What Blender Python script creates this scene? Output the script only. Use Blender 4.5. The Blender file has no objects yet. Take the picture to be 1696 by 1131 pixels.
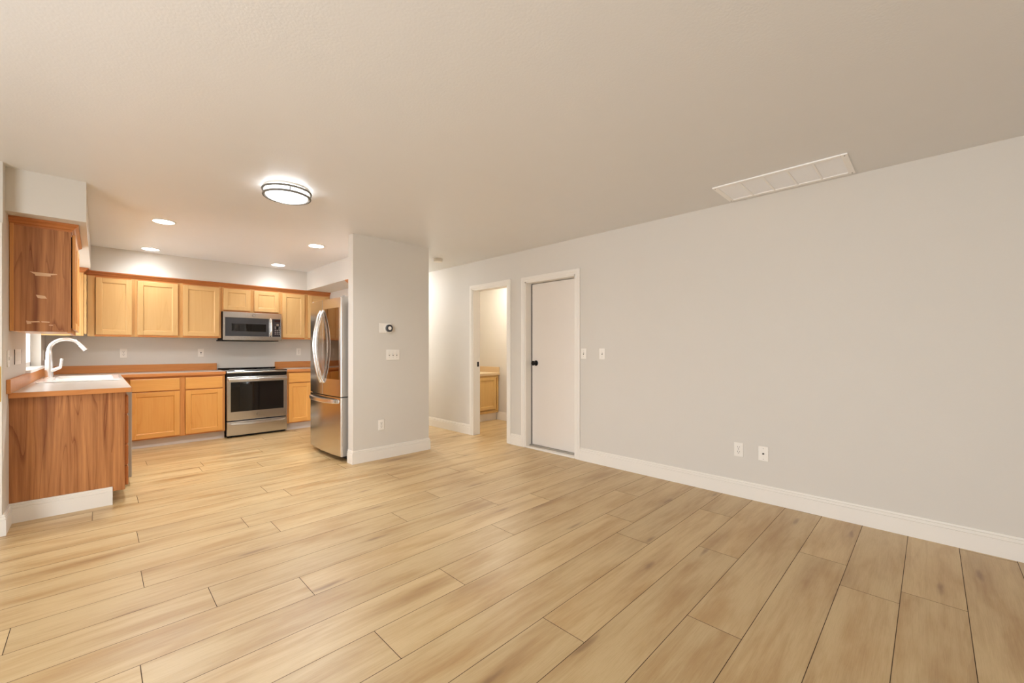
import bpy, bmesh, math, random
from mathutils import Vector, Matrix
R = math.radians
PI = math.pi
random.seed(7)
SC = bpy.context.scene
COL = SC.collection

# ------------------------------------------------------------------ camera, world, exposure
FPX = 690.0
YAW = math.atan(686.0 / 690.0)                      # heading, clockwise from +Y
cam_d = bpy.data.cameras.new('camera')
cam_d.sensor_fit = 'HORIZONTAL'
cam_d.sensor_width = 36.0
cam_d.lens = FPX / 1696.0 * 36.0
cam_d.shift_y = 12.0 / 1696.0
cam_d.clip_start = 0.05
cam = bpy.data.objects.new('camera', cam_d)
COL.objects.link(cam)
cam.location = (0, 0, 1.22)
cam.rotation_euler = (R(90), 0, -YAW)
SC.camera = cam

SKY = 4.4            # daylight outside the windows
world = bpy.data.worlds.new('daylight')
SC.world = world
world.use_nodes = True
bg = world.node_tree.nodes['Background']
bg.inputs[0].default_value = (0.93, 0.99, 1.06, 1)
bg.inputs[1].default_value = SKY
wn = world.node_tree                                # bright sky above the horizon, dimmer ground below it
wtc = wn.nodes.new('ShaderNodeTexCoord'); wsp = wn.nodes.new('ShaderNodeSeparateXYZ'); wrp = wn.nodes.new('ShaderNodeValToRGB')
wrp.color_ramp.elements[0].position = 0.47; wrp.color_ramp.elements[0].color = (0.86, 0.91, 0.97, 1)
wrp.color_ramp.elements[1].position = 0.55; wrp.color_ramp.elements[1].color = (0.93, 0.99, 1.06, 1)
wmp = wn.nodes.new('ShaderNodeMath'); wmp.operation = 'MULTIPLY_ADD'; wmp.inputs[1].default_value = 0.5; wmp.inputs[2].default_value = 0.5
wn.links.new(wtc.outputs['Generated'], wsp.inputs[0]); wn.links.new(wsp.outputs['Z'], wmp.inputs[0])
wn.links.new(wmp.outputs[0], wrp.inputs[0]); wn.links.new(wrp.outputs[0], bg.inputs[0])
L_SPOT = (70.0, 14.0)   # front pair, back pair
L_FLUSH_W = 48.0
L_FLUSH, L_RECESS, L_HALL, L_BATH, L_LIVING_FILL = 1.2, 13.0, 92.0, 36.0, 1.0

SC.view_settings.view_transform = 'Standard'
SC.view_settings.look = 'None'
SC.view_settings.gamma = 1.0
SC.view_settings.use_curve_mapping = False
SC.view_settings.exposure = 1.0
SC.cycles.use_denoising = True
SC.cycles.max_bounces = 12
SC.cycles.diffuse_bounces = 8
SC.cycles.sample_clamp_indirect = 8.0


def portal(name, loc, rot, sx, sy):
    l = bpy.data.lights.new(name, 'AREA')
    l.shape = 'RECTANGLE'; l.size = sx; l.size_y = sy
    l.cycles.is_portal = True
    o = bpy.data.objects.new(name, l); COL.objects.link(o)
    o.location = loc; o.rotation_euler = rot
    return o


# room numbers (metres): camera stands at x=0, y=0
H = 2.44
XR = 3.757           # right wall face
XL = -0.44           # kitchen window wall face
YB = 7.37            # kitchen back wall face
YP = 4.30            # partition face
LX, RY = -2.4, -2.3  # living room far walls behind the camera
portal('daylight_kitchen', (XL - 0.10, 6.18, 1.54), (0, R(-90), 0), 0.95, 1.34)
portal('daylight_patio', (LX - 0.05, 0.7, 1.05), (0, R(-90), 0), 2.1, 3.0)


# ------------------------------------------------------------------ mesh helpers
def srgb(r, g, b):
    def f(c):
        c /= 255.0
        return c / 12.92 if c <= 0.04045 else ((c + 0.055) / 1.055) ** 2.4
    return (f(r), f(g), f(b), 1.0)


def merge(bm, tmp):
    me = bpy.data.meshes.new('tmp'); tmp.to_mesh(me); tmp.free()
    bm.from_mesh(me); bpy.data.meshes.remove(me)


def bx(bm, x0, x1, y0, y1, z0, z1, mi=0, bev=0.0, seg=2):
    t = bmesh.new()
    bmesh.ops.create_cube(t, size=1.0)
    for v in t.verts:
        v.co.x = x0 if v.co.x < 0 else x1
        v.co.y = y0 if v.co.y < 0 else y1
        v.co.z = z0 if v.co.z < 0 else z1
    if bev > 0:
        bmesh.ops.bevel(t, geom=list(t.edges), offset=bev, segments=seg, affect='EDGES', profile=0.5)
    bmesh.ops.recalc_face_normals(t, faces=t.faces)
    for f in t.faces: f.material_index = mi
    merge(bm, t)
    return bm


def box(*a, **k):
    return bx(bmesh.new(), *a, **k)


def cyl(bm, c, r, h, axis='z', mi=0, n=32, r2=None, bev=0.0):
    """cylinder whose base centre is c, running h along axis"""
    t = bmesh.new()
    bmesh.ops.create_cone(t, cap_ends=True, segments=n, radius1=r, radius2=r if r2 is None else r2, depth=abs(h))
    for v in t.verts: v.co.z += abs(h) / 2
    if bev > 0:
        ed = [e for e in t.edges if len(e.link_faces) == 2 and any(len(f.verts) > 4 for f in e.link_faces)]
        bmesh.ops.bevel(t, geom=ed, offset=bev, segments=2, affect='EDGES', profile=0.5)
    m = Matrix.Identity(4)
    if axis == 'x': m = Matrix.Rotation(R(90), 4, 'Y')
    if axis == 'y': m = Matrix.Rotation(R(-90), 4, 'X')
    if h < 0: m = m @ Matrix.Rotation(R(180), 4, 'X')
    bmesh.ops.transform(t, matrix=Matrix.Translation(c) @ m, verts=t.verts)
    for f in t.faces:
        f.material_index = mi
        f.smooth = len(f.verts) <= 4
    merge(bm, t)
    return bm


def lathe(bm, prof, c=(0, 0, 0), n=48, mi=0, mat=None):
    t = bmesh.new(); rings = []
    for r, z in prof:
        if r < 1e-6: rings.append([t.verts.new((0, 0, z))])
        else: rings.append([t.verts.new((r * math.cos(2 * PI * i / n), r * math.sin(2 * PI * i / n), z)) for i in range(n)])
    for a, b in zip(rings[:-1], rings[1:]):
        for i in range(n):
            j = (i + 1) % n
            vs = []
            for v in ((a[i], a[j]) if len(a) > 1 else (a[0],)): vs.append(v)
            for v in ((b[j], b[i]) if len(b) > 1 else (b[0],)): vs.append(v)
            if len(vs) > 2: t.faces.new(vs)
    bmesh.ops.recalc_face_normals(t, faces=t.faces)
    m = Matrix.Translation(c) @ (mat if mat else Matrix.Identity(4))
    bmesh.ops.transform(t, matrix=m, verts=t.verts)
    for f in t.faces: f.material_index = mi; f.smooth = True
    merge(bm, t)
    return bm


def tube(bm, pts, rad, n=14, mi=0, flat=1.0):
    """round tube along pts; rad a number or a list"""
    t = bmesh.new()
    pts = [Vector(p) for p in pts]
    rads = rad if isinstance(rad, (list, tuple)) else [rad] * len(pts)
    up = Vector((0.013, 0.97, 0.21)).normalized(); rings = []
    for i, p in enumerate(pts):
        d = (pts[min(i + 1, len(pts) - 1)] - pts[max(i - 1, 0)]).normalized()
        a = d.cross(up)
        if a.length < 1e-3: a = d.cross(Vector((1, 0, 0)))
        a.normalize(); b = d.cross(a).normalized(); up = -b if b.dot(up) < 0 else b
        rings.append([t.verts.new(p + (a * math.cos(2 * PI * k / n) * flat + b * math.sin(2 * PI * k / n)) * rads[i]) for k in range(n)])
    for A, B in zip(rings[:-1], rings[1:]):
        for k in range(n):
            t.faces.new((A[k], A[(k + 1) % n], B[(k + 1) % n], B[k]))
    t.faces.new(rings[0]); t.faces.new(rings[-1])
    bmesh.ops.recalc_face_normals(t, faces=t.faces)
    for f in t.faces: f.material_index = mi; f.smooth = len(f.verts) == 4
    merge(bm, t)
    return bm


def torus(bm, c, r, w, n=64, m=10, mi=0, mat=None, zs=1.0):
    prof = [(r + w * math.cos(2 * PI * k / m), zs * w * math.sin(2 * PI * k / m)) for k in range(m + 1)]
    return lathe(bm, prof, c, n, mi, mat)


def prism(bm, poly, z0, z1, mi=0, smooth_side=False, bev=0.0):
    """extrude an XY polygon from z0 to z1"""
    t = bmesh.new()
    a = [t.verts.new((x, y, z0)) for x, y in poly]; b = [t.verts.new((x, y, z1)) for x, y in poly]
    n = len(poly); sides = []
    for i in range(n): sides.append(t.faces.new((a[i], a[(i + 1) % n], b[(i + 1) % n], b[i])))
    t.faces.new(a); t.faces.new(b)
    bmesh.ops.recalc_face_normals(t, faces=t.faces)
    if bev > 0:
        ed = [e for e in t.edges if len(e.link_faces) == 2 and e.calc_face_angle(0) > 0.6]
        bmesh.ops.bevel(t, geom=ed, offset=bev, segments=2, affect='EDGES', profile=0.5)
    for f in t.faces: f.material_index = mi
    merge(bm, t)
    return bm


def sweep(bm, path, prof, mi=0):
    """run a (d, z) profile along an XY path, d to the right of travel, mitred corners"""
    t = bmesh.new()
    P = [Vector((p[0], p[1])) for p in path]; rows = []
    for i, p in enumerate(P):
        d0 = (P[i] - P[i - 1]).normalized() if i > 0 else None
        d1 = (P[i + 1] - P[i]).normalized() if i < len(P) - 1 else None
        n0 = Vector((d0.y, -d0.x)) if d0 else None; n1 = Vector((d1.y, -d1.x)) if d1 else None
        if n0 is None: m = n1
        elif n1 is None: m = n0
        else:
            m = (n0 + n1).normalized(); m = m / max(0.2, m.dot(n0))
        rows.append([t.verts.new((p.x + m.x * d, p.y + m.y * d, z)) for d, z in prof])
    k = len(prof)
    for A, B in zip(rows[:-1], rows[1:]):
        for j in range(k): t.faces.new((A[j], A[(j + 1) % k], B[(j + 1) % k], B[j]))
    t.faces.new(rows[0]); t.faces.new(rows[-1])
    bmesh.ops.recalc_face_normals(t, faces=t.faces)
    for f in t.faces: f.material_index = mi
    merge(bm, t)
    return bm


def obj(name, bm, mats, parent=None, label=None, loc=None):
    for e_ in bm.edges:
        if len(e_.link_faces) == 2 and e_.calc_face_angle(0) > 0.6: e_.smooth = False
    me = bpy.data.meshes.new(name); bm.to_mesh(me); bm.free()
    for m in (mats if isinstance(mats, (list, tuple)) else [mats]): me.materials.append(m)
    o = bpy.data.objects.new(name, me); COL.objects.link(o)
    if parent: o.parent = parent
    if loc: o.location = loc
    if label: o['label'] = label
    return o


def struct(name, bm, mats, label=None, cat=None):
    o = obj(name, bm, mats); o['kind'] = 'structure'
    o['label'] = label or name.replace('_', ' ')
    o['category'] = cat or name.split('_')[0]
    return o


def thing(name, label, cat, loc=(0, 0, 0), rz=0.0, group=None):
    o = bpy.data.objects.new(name, None); COL.objects.link(o)
    o.empty_display_size = 0.1
    o.location = loc; o.rotation_euler = (0, 0, R(rz))
    o['label'] = label; o['category'] = cat
    if group: o['group'] = group
    return o


def tag(o, label, cat, group=None):
    o['label'] = label; o['category'] = cat
    if group: o['group'] = group
    return o


def kids(o):
    return [c for c in COL.objects if c.parent == o]


def dup(root, loc, label, rz=None):
    def cp(o, parent):
        c = o.copy(); COL.objects.link(c)
        if parent: c.parent = parent
        for ch in kids(o): cp(ch, c)
        return c
    r = cp(root, None); r.location = loc; r['label'] = label
    if rz is not None: r.rotation_euler = (0, 0, R(rz))
    return r


# ------------------------------------------------------------------ materials
def nodes(name):
    m = bpy.data.materials.new(name); m.use_nodes = True
    nt = m.node_tree
    return m, nt, nt.nodes['Principled BSDF']


def N(nt, typ, **kw):
    n = nt.nodes.new(typ)
    for k, v in kw.items(): setattr(n, k, v)
    return n


def plain(name, col, rough=0.5, metal=0.0, bump=0.0, bscale=200.0, spec=0.5, var=0.03, aniso=None):
    m, nt, b = nodes(name)
    tc = N(nt, 'ShaderNodeTexCoord')
    nz = N(nt, 'ShaderNodeTexNoise'); nz.inputs['Scale'].default_value = 6.0; nz.inputs['Detail'].default_value = 4.0
    nt.links.new(tc.outputs['Object'], nz.inputs['Vector'])
    mx = N(nt, 'ShaderNodeMix', data_type='RGBA')
    mx.inputs[6].default_value = tuple(c * (1 - var) for c in col[:3]) + (1,)
    mx.inputs[7].default_value = tuple(min(1, c * (1 + var)) for c in col[:3]) + (1,)
    nt.links.new(nz.outputs['Fac'], mx.inputs[0]); nt.links.new(mx.outputs[2], b.inputs['Base Color'])
    b.inputs['Roughness'].default_value = rough; b.inputs['Metallic'].default_value = metal
    b.inputs['Specular IOR Level'].default_value = spec
    if bump > 0:
        n2 = N(nt, 'ShaderNodeTexNoise'); n2.inputs['Scale'].default_value = bscale; n2.inputs['Detail'].default_value = 3.0
        nt.links.new(tc.outputs['Object'], n2.inputs['Vector'])
        bp = N(nt, 'ShaderNodeBump'); bp.inputs['Strength'].default_value = bump; bp.inputs['Distance'].default_value = 0.002
        nt.links.new(n2.outputs['Fac'], bp.inputs['Height']); nt.links.new(bp.outputs[0], b.inputs['Normal'])
    return m


def steel(name, col, rough, axis=2):
    """brushed metal: fine streaks along one axis"""
    m, nt, b = nodes(name)
    tc = N(nt, 'ShaderNodeTexCoord'); mp = N(nt, 'ShaderNodeMapping')
    s = [900.0, 900.0, 900.0]; s[axis] = 6.0
    mp.inputs['Scale'].default_value = s
    nz = N(nt, 'ShaderNodeTexNoise'); nz.inputs['Scale'].default_value = 1.0
    nt.links.new(tc.outputs['Object'], mp.inputs[0]); nt.links.new(mp.outputs[0], nz.inputs['Vector'])
    rg = N(nt, 'ShaderNodeMapRange'); rg.inputs[3].default_value = rough * 0.8; rg.inputs[4].default_value = rough * 1.25
    nt.links.new(nz.outputs['Fac'], rg.inputs[0]); nt.links.new(rg.outputs[0], b.inputs['Roughness'])
    b.inputs['Base Color'].default_value = col; b.inputs['Metallic'].default_value = 1.0
    bp = N(nt, 'ShaderNodeBump'); bp.inputs['Strength'].default_value = 0.02; bp.inputs['Distance'].default_value = 0.001
    nt.links.new(nz.outputs['Fac'], bp.inputs['Height']); nt.links.new(bp.outputs[0], b.inputs['Normal'])
    return m


def emit(name, col, strength):
    m, nt, b = nodes(name)
    b.inputs['Base Color'].default_value = (0.9, 0.9, 0.88, 1)
    b.inputs['Emission Color'].default_value = col; b.inputs['Emission Strength'].default_value = strength
    return m


def wood(name, light, dark, axis=2, ring=7.0, contrast=1.0, rough=0.35, fine=1.0, stretch=1.0, streak=0.75):
    m, nt, b = nodes(name); L = nt.links.new
    tc = N(nt, 'ShaderNodeTexCoord'); oi = N(nt, 'ShaderNodeObjectInfo')
    off = N(nt, 'ShaderNodeVectorMath', operation='SCALE'); off.inputs[0].default_value = (13.7, 9.1, 5.3)
    L(oi.outputs['Random'], off.inputs['Scale'])
    add = N(nt, 'ShaderNodeVectorMath', operation='ADD')
    L(tc.outputs['Object'], add.inputs[0]); L(off.outputs[0], add.inputs[1])

    def mapped(across, along):
        mp = N(nt, 'ShaderNodeMapping'); s = [across] * 3; s[axis] = along
        mp.inputs['Scale'].default_value = s
        L(add.outputs[0], mp.inputs[0]); return mp

    # cathedral rings
    m1 = mapped(3.2, 0.42 * stretch)
    n1 = N(nt, 'ShaderNodeTexNoise'); n1.inputs['Scale'].default_value = 1.6; n1.inputs['Detail'].default_value = 2.0; n1.inputs['Distortion'].default_value = 0.35
    L(m1.outputs[0], n1.inputs['Vector'])
    mul = N(nt, 'ShaderNodeMath', operation='MULTIPLY'); mul.inputs[1].default_value = ring; L(n1.outputs['Fac'], mul.inputs[0])
    fr = N(nt, 'ShaderNodeMath', operation='FRACT'); L(mul.outputs[0], fr.inputs[0])
    rp = N(nt, 'ShaderNodeValToRGB'); cr = rp.color_ramp
    cr.elements[0].position = 0.0; cr.elements[0].color = (1, 1, 1, 1)
    cr.elements[1].position = 1.0; cr.elements[1].color = (0.25, 0.25, 0.25, 1)
    e = cr.elements.new(0.12); e.color = (0.1, 0.1, 0.1, 1)
    e = cr.elements.new(0.6); e.color = (0, 0, 0, 1)
    L(fr.outputs[0], rp.inputs[0])
    # pores and streaks
    m2 = mapped(70.0 * fine, 2.4 * stretch)
    n2 = N(nt, 'ShaderNodeTexNoise'); n2.inputs['Scale'].default_value = 1.0; n2.inputs['Detail'].default_value = 5.0; n2.inputs['Roughness'].default_value = 0.65
    L(m2.outputs[0], n2.inputs['Vector'])
    m3 = mapped(9.0, 0.5)
    n3 = N(nt, 'ShaderNodeTexNoise'); n3.inputs['Scale'].default_value = 1.0; n3.inputs['Detail'].default_value = 3.0
    L(m3.outputs[0], n3.inputs['Vector'])
    a1 = N(nt, 'ShaderNodeMath', operation='MULTIPLY'); a1.inputs[1].default_value = 0.30; L(rp.outputs[0], a1.inputs[0])
    a2 = N(nt, 'ShaderNodeMath', operation='MULTIPLY_ADD'); a2.inputs[1].default_value = streak; L(n2.outputs['Fac'], a2.inputs[0]); L(a1.outputs[0], a2.inputs[2])
    a3 = N(nt, 'ShaderNodeMath', operation='MULTIPLY_ADD'); a3.inputs[1].default_value = 0.55; L(n3.outputs['Fac'], a3.inputs[0]); L(a2.outputs[0], a3.inputs[2])
    rg = N(nt, 'ShaderNodeMapRange'); mid = 0.345 + 0.5 * streak; rg.inputs[1].default_value = mid - 0.35 / contrast; rg.inputs[2].default_value = mid + 0.35 / contrast
    L(a3.outputs[0], rg.inputs[0])
    mx = N(nt, 'ShaderNodeMix', data_type='RGBA'); mx.inputs[6].default_value = light; mx.inputs[7].default_value = dark
    L(rg.outputs[0], mx.inputs[0]); L(mx.outputs[2], b.inputs['Base Color'])
    b.inputs['Roughness'].default_value = rough
    bp = N(nt, 'ShaderNodeBump'); bp.inputs['Strength'].default_value = 0.08; bp.inputs['Distance'].default_value = 0.001
    L(n2.outputs['Fac'], bp.inputs['Height']); L(bp.outputs[0], b.inputs['Normal'])
    return m


def floor_wood():
    m, nt, b = nodes('floor_oak_planks'); L = nt.links.new
    uv = N(nt, 'ShaderNodeUVMap', uv_map='grain'); rv = N(nt, 'ShaderNodeUVMap', uv_map='plank')
    sp = N(nt, 'ShaderNodeSeparateXYZ'); L(rv.outputs[0], sp.inputs[0])

    def noise(sx, sy, detail=4.0, rough=0.5, dist=0.0):
        mp = N(nt, 'ShaderNodeMapping'); mp.inputs['Scale'].default_value = (sx, sy, 1)
        n = N(nt, 'ShaderNodeTexNoise'); n.inputs['Scale'].default_value = 1.0; n.inputs['Detail'].default_value = detail
        n.inputs['Roughness'].default_value = rough; n.inputs['Distortion'].default_value = dist
        L(uv.outputs[0], mp.inputs[0]); L(mp.outputs[0], n.inputs['Vector']); return n

    def ramp(src, a, bb):
        r = N(nt, 'ShaderNodeMapRange'); r.interpolation_type = 'SMOOTHSTEP'
        r.inputs[1].default_value = a; r.inputs[2].default_value = bb
        L(src, r.inputs[0]); return r.outputs[0]

    cloud = noise(1.5, 7.5, 4.0, 0.55, 0.3)
    streak = noise(2.6, 42.0, 5.0, 0.6, 0.2)
    fine = noise(9.0, 260.0, 4.0, 0.7)
    mx1 = N(nt, 'ShaderNodeMix', data_type='RGBA')
    mx1.inputs[6].default_value = FLOOR_LIGHT; mx1.inputs[7].default_value = FLOOR_MID
    L(ramp(cloud.outputs['Fac'], 0.40, 0.72), mx1.inputs[0])
    # cathedral arcs inside some planks
    ringn = noise(0.9, 5.0, 2.0, 0.4, 0.6)
    mu = N(nt, 'ShaderNodeMath', operation='MULTIPLY'); mu.inputs[1].default_value = 16.0; L(ringn.outputs['Fac'], mu.inputs[0])
    sn = N(nt, 'ShaderNodeMath', operation='SINE'); L(mu.outputs[0], sn.inputs[0])
    add = N(nt, 'ShaderNodeMath', operation='MULTIPLY_ADD'); add.inputs[1].default_value = 0.10; L(sn.outputs[0], add.inputs[0]); L(streak.outputs['Fac'], add.inputs[2])
    mx2 = N(nt, 'ShaderNodeMix', data_type='RGBA', blend_type='MULTIPLY')
    L(mx1.outputs[2], mx2.inputs[6]); mx2.inputs[7].default_value = (0.87, 0.81, 0.73, 1)
    L(ramp(add.outputs[0], 0.42, 0.80), mx2.inputs[0])
    mx3 = N(nt, 'ShaderNodeMix', data_type='RGBA', blend_type='MULTIPLY')
    L(mx2.outputs[2], mx3.inputs[6]); mx3.inputs[7].default_value = (0.93, 0.91, 0.87, 1)
    L(ramp(fine.outputs['Fac'], 0.45, 0.62), mx3.inputs[0])
    # knots and mineral smudges
    mp = N(nt, 'ShaderNodeMapping'); mp.inputs['Scale'].default_value = (0.75, 4.4, 1)
    L(uv.outputs[0], mp.inputs[0])
    wob = noise(8, 30, 2.0)
    wv = N(nt, 'ShaderNodeVectorMath', operation='SCALE'); wv.inputs['Scale'].default_value = 0.10
    L(wob.outputs['Color'], wv.inputs[0])
    wa = N(nt, 'ShaderNodeVectorMath', operation='ADD'); L(mp.outputs[0], wa.inputs[0]); L(wv.outputs[0], wa.inputs[1])
    vo = N(nt, 'ShaderNodeTexVoronoi', voronoi_dimensions='2D'); vo.inputs['Scale'].default_value = 1.0
    L(wa.outputs[0], vo.inputs['Vector'])
    kn = N(nt, 'ShaderNodeMapRange'); kn.interpolation_type = 'SMOOTHSTEP'
    kn.inputs[1].default_value = 0.012; kn.inputs[2].default_value = 0.085; kn.inputs[3].default_value = 1; kn.inputs[4].default_value = 0
    L(vo.outputs['Distance'], kn.inputs[0])
    sc = N(nt, 'ShaderNodeSeparateColor'); L(vo.outputs['Color'], sc.inputs[0])
    gate = N(nt, 'ShaderNodeMath', operation='GREATER_THAN'); gate.inputs[1].default_value = 0.55; L(sc.outputs[0], gate.inputs[0])
    kk = N(nt, 'ShaderNodeMath', operation='MULTIPLY'); L(kn.outputs[0], kk.inputs[0]); L(gate.outputs[0], kk.inputs[1])
    smud = N(nt, 'ShaderNodeMapRange'); smud.interpolation_type = 'SMOOTHSTEP'
    smud.inputs[1].default_value = 0.02; smud.inputs[2].default_value = 0.34; smud.inputs[3].default_value = 0.6; smud.inputs[4].default_value = 0
    L(vo.outputs['Distance'], smud.inputs[0])
    sg = N(nt, 'ShaderNodeMath', operation='MULTIPLY'); L(smud.outputs[0], sg.inputs[0]); L(sc.outputs[1], sg.inputs[1])
    mx4 = N(nt, 'ShaderNodeMix', data_type='RGBA', blend_type='MULTIPLY'); mx4.inputs[7].default_value = (0.62, 0.50, 0.36, 1)
    L(mx3.outputs[2], mx4.inputs[6]); L(sg.outputs[0], mx4.inputs[0])
    k2 = N(nt, 'ShaderNodeMath', operation='MULTIPLY'); k2.inputs[1].default_value = 0.6; L(kk.outputs[0], k2.inputs[0])
    mx5 = N(nt, 'ShaderNodeMix', data_type='RGBA'); mx5.inputs[7].default_value = srgb(120, 84, 48)
    L(mx4.outputs[2], mx5.inputs[6]); L(k2.outputs[0], mx5.inputs[0])
    # plank to plank tone
    tone = N(nt, 'ShaderNodeMapRange'); tone.inputs[3].default_value = 0.93; tone.inputs[4].default_value = 1.05
    L(sp.outputs[0], tone.inputs[0])
    tn = N(nt, 'ShaderNodeVectorMath', operation='SCALE'); L(mx5.outputs[2], tn.inputs[0]); L(tone.outputs[0], tn.inputs['Scale'])
    L(tn.outputs[0], b.inputs['Base Color'])
    b.inputs['Roughness'].default_value = 0.40; b.inputs['Specular IOR Level'].default_value = 1.0
    bp = N(nt, 'ShaderNodeBump'); bp.inputs['Strength'].default_value = 0.06; bp.inputs['Distance'].default_value = 0.001
    L(fine.outputs['Fac'], bp.inputs['Height']); L(bp.outputs[0], b.inputs['Normal'])
    return m


FLOOR_LIGHT, FLOOR_MID = srgb(200, 173, 126), srgb(180, 145, 93)
M_wall = plain('wall_greige_paint', srgb(212, 206, 196), 0.62, bump=0.16, bscale=130, var=0.012)
M_ceil = plain('ceiling_paint', srgb(222, 221, 219), 0.42, bump=0.30, bscale=95, var=0.012)
M_trim = plain('white_trim_paint', srgb(232, 226, 216), 0.38, var=0.01)
M_door = plain('white_door_paint', srgb(226, 218, 208), 0.45, var=0.01)
M_gap = plain('dark_gap', srgb(70, 50, 32), 0.9)
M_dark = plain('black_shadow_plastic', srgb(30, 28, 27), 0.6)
M_floor = floor_wood()
OAK_L, OAK_D = srgb(234, 178, 100), srgb(212, 144, 66)
M_pale_lit_v = wood('pale_lit_oak_upright_grain', srgb(222, 184, 126), srgb(206, 160, 98), 2, ring=5.0, contrast=0.7)  # paler copy of the cabinet oak, bright light partly put into its colour
M_pale_lit_h = wood('pale_lit_oak_level_grain', srgb(222, 184, 126), srgb(206, 160, 98), 0, ring=5.0, contrast=0.7)
PALE_LIT = [M_pale_lit_v, M_pale_lit_h]
M_pale_lit_f = wood('pale_lit_oak_frame', srgb(218, 174, 112), srgb(198, 142, 80), 2, ring=4.0, contrast=0.7)
M_oak_v = wood('honey_oak_upright_grain', OAK_L, OAK_D, 2, ring=5.0, contrast=0.7)
M_oak_h = wood('honey_oak_level_grain', OAK_L, OAK_D, 0, ring=5.0, contrast=0.7)
OAK = [M_oak_v, M_oak_h]
M_frame = wood('honey_oak_frame', srgb(222, 162, 92), srgb(190, 120, 58), 2, ring=4.0, contrast=0.7)
M_panel = wood('red_oak_end_panel', srgb(196, 134, 80), srgb(130, 72, 32), 2, ring=16.0, contrast=1.15, rough=0.4, fine=0.42, stretch=0.4, streak=1.5)
M_crown = wood('oak_crown', srgb(196, 124, 66), srgb(160, 90, 42), 0, ring=4.0, contrast=0.7)
M_edge = wood('oak_counter_edge', srgb(216, 148, 84), srgb(188, 116, 58), 0, ring=4.0, contrast=0.8)
M_edge_y = wood('oak_counter_edge_lengthwise', srgb(216, 148, 84), srgb(188, 116, 58), 1, ring=4.0, contrast=0.8)
M_drawer_shaded = wood('shaded_oak_drawer_front', srgb(190, 118, 62), srgb(160, 92, 44), 0, ring=4.0, contrast=0.7)  # same oak as the other fronts, darkened for the shade they stand in
M_lam = plain('beige_laminate', srgb(188, 180, 170), 0.28, var=0.03)
M_toe = plain('pale_toe_kick', srgb(205, 196, 186), 0.5)
M_steel = steel('brushed_steel', (0.60, 0.575, 0.545, 1), 0.24, 0)
M_fridge = steel('fridge_steel', (0.60, 0.56, 0.51, 1), 0.20, 2)
M_side = plain('grey_appliance_side', srgb(176, 170, 162), 0.35, metal=0.35)
M_bright = steel('bright_steel', (0.80, 0.78, 0.75, 1), 0.22, 0)
M_chrome = plain('satin_chrome', (0.88, 0.885, 0.89, 1), 0.26, metal=0.85)
M_bglass = plain('black_glass', srgb(16, 15, 15), 0.05, spec=0.6)
M_tint = plain('tinted_mirror_glass', (0.22, 0.15, 0.10, 1), 0.04, metal=1.0)
M_mwgrey = plain('charcoal_screen', srgb(62, 62, 64), 0.22)
M_panelblk = plain('dark_keypad', srgb(52, 48, 52), 0.25)
M_disp = plain('dark_display', srgb(46, 26, 24), 0.1)
M_key = plain('pale_key_legend', srgb(196, 190, 184), 0.5)
M_plate = plain('white_plastic', srgb(236, 230, 220), 0.35, var=0.01)
M_slot = plain('dark_slot', srgb(70, 62, 54), 0.7)
M_sink = plain('white_enamel', srgb(240, 238, 234), 0.12)
M_brass = plain('pale_brass', srgb(214, 178, 104), 0.3, metal=0.8)
M_black = plain('black_metal', srgb(22, 21, 20), 0.35, metal=0.4)
M_nickel = plain('brushed_nickel', srgb(178, 172, 162), 0.35, metal=0.7)
M_ring = plain('satin_dark_nickel', srgb(118, 114, 106), 0.6, metal=0.2)
M_vinyl = plain('white_vinyl', srgb(244, 242, 238), 0.35)
M_maple = wood('pale_maple', srgb(226, 188, 120), srgb(200, 156, 88), 2, ring=4.0, contrast=0.6)
M_mtop = plain('cream_laminate', srgb(228, 208, 172), 0.3)
M_msplash = plain('beige_splash', srgb(206, 178, 138), 0.35)
M_glue = plain('pale_bare_wood_mark', srgb(222, 184, 146), 0.6, var=0.06)
M_vent = plain('white_vent_enamel', srgb(247, 245, 242), 0.4, var=0.005)
WARM = (0.97, 1.0, 1.04, 1)
M_lens = emit('recessed_lens_light', WARM, L_RECESS)
M_drum = emit('drum_diffuser_light', (0.97, 1.0, 1.04, 1), L_FLUSH)
M_drumside = emit('drum_side_light', (0.97, 1.0, 1.04, 1), 1.2)
M_halo_band = emit('added_halo_band_light', (0.97, 1.0, 1.04, 1), 13.0)  # strong band hidden behind the ring, added to throw a halo on the ceiling
M_hall = emit('hall_diffuser_light', WARM, L_HALL)
M_bath = emit('bathroom_diffuser_light', (1.0, 0.93, 0.82, 1), L_BATH)
M_liv_fill = emit('added_living_fill_light', (0.97, 1.0, 1.04, 1), L_LIVING_FILL)
m, nt, b = nodes('window_glass')
b.inputs['Base Color'].default_value = (1, 1, 1, 1); b.inputs['Roughness'].default_value = 0.0
b.inputs['Transmission Weight'].default_value = 1.0; b.inputs['IOR'].default_value = 1.02
M_glass = m

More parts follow.
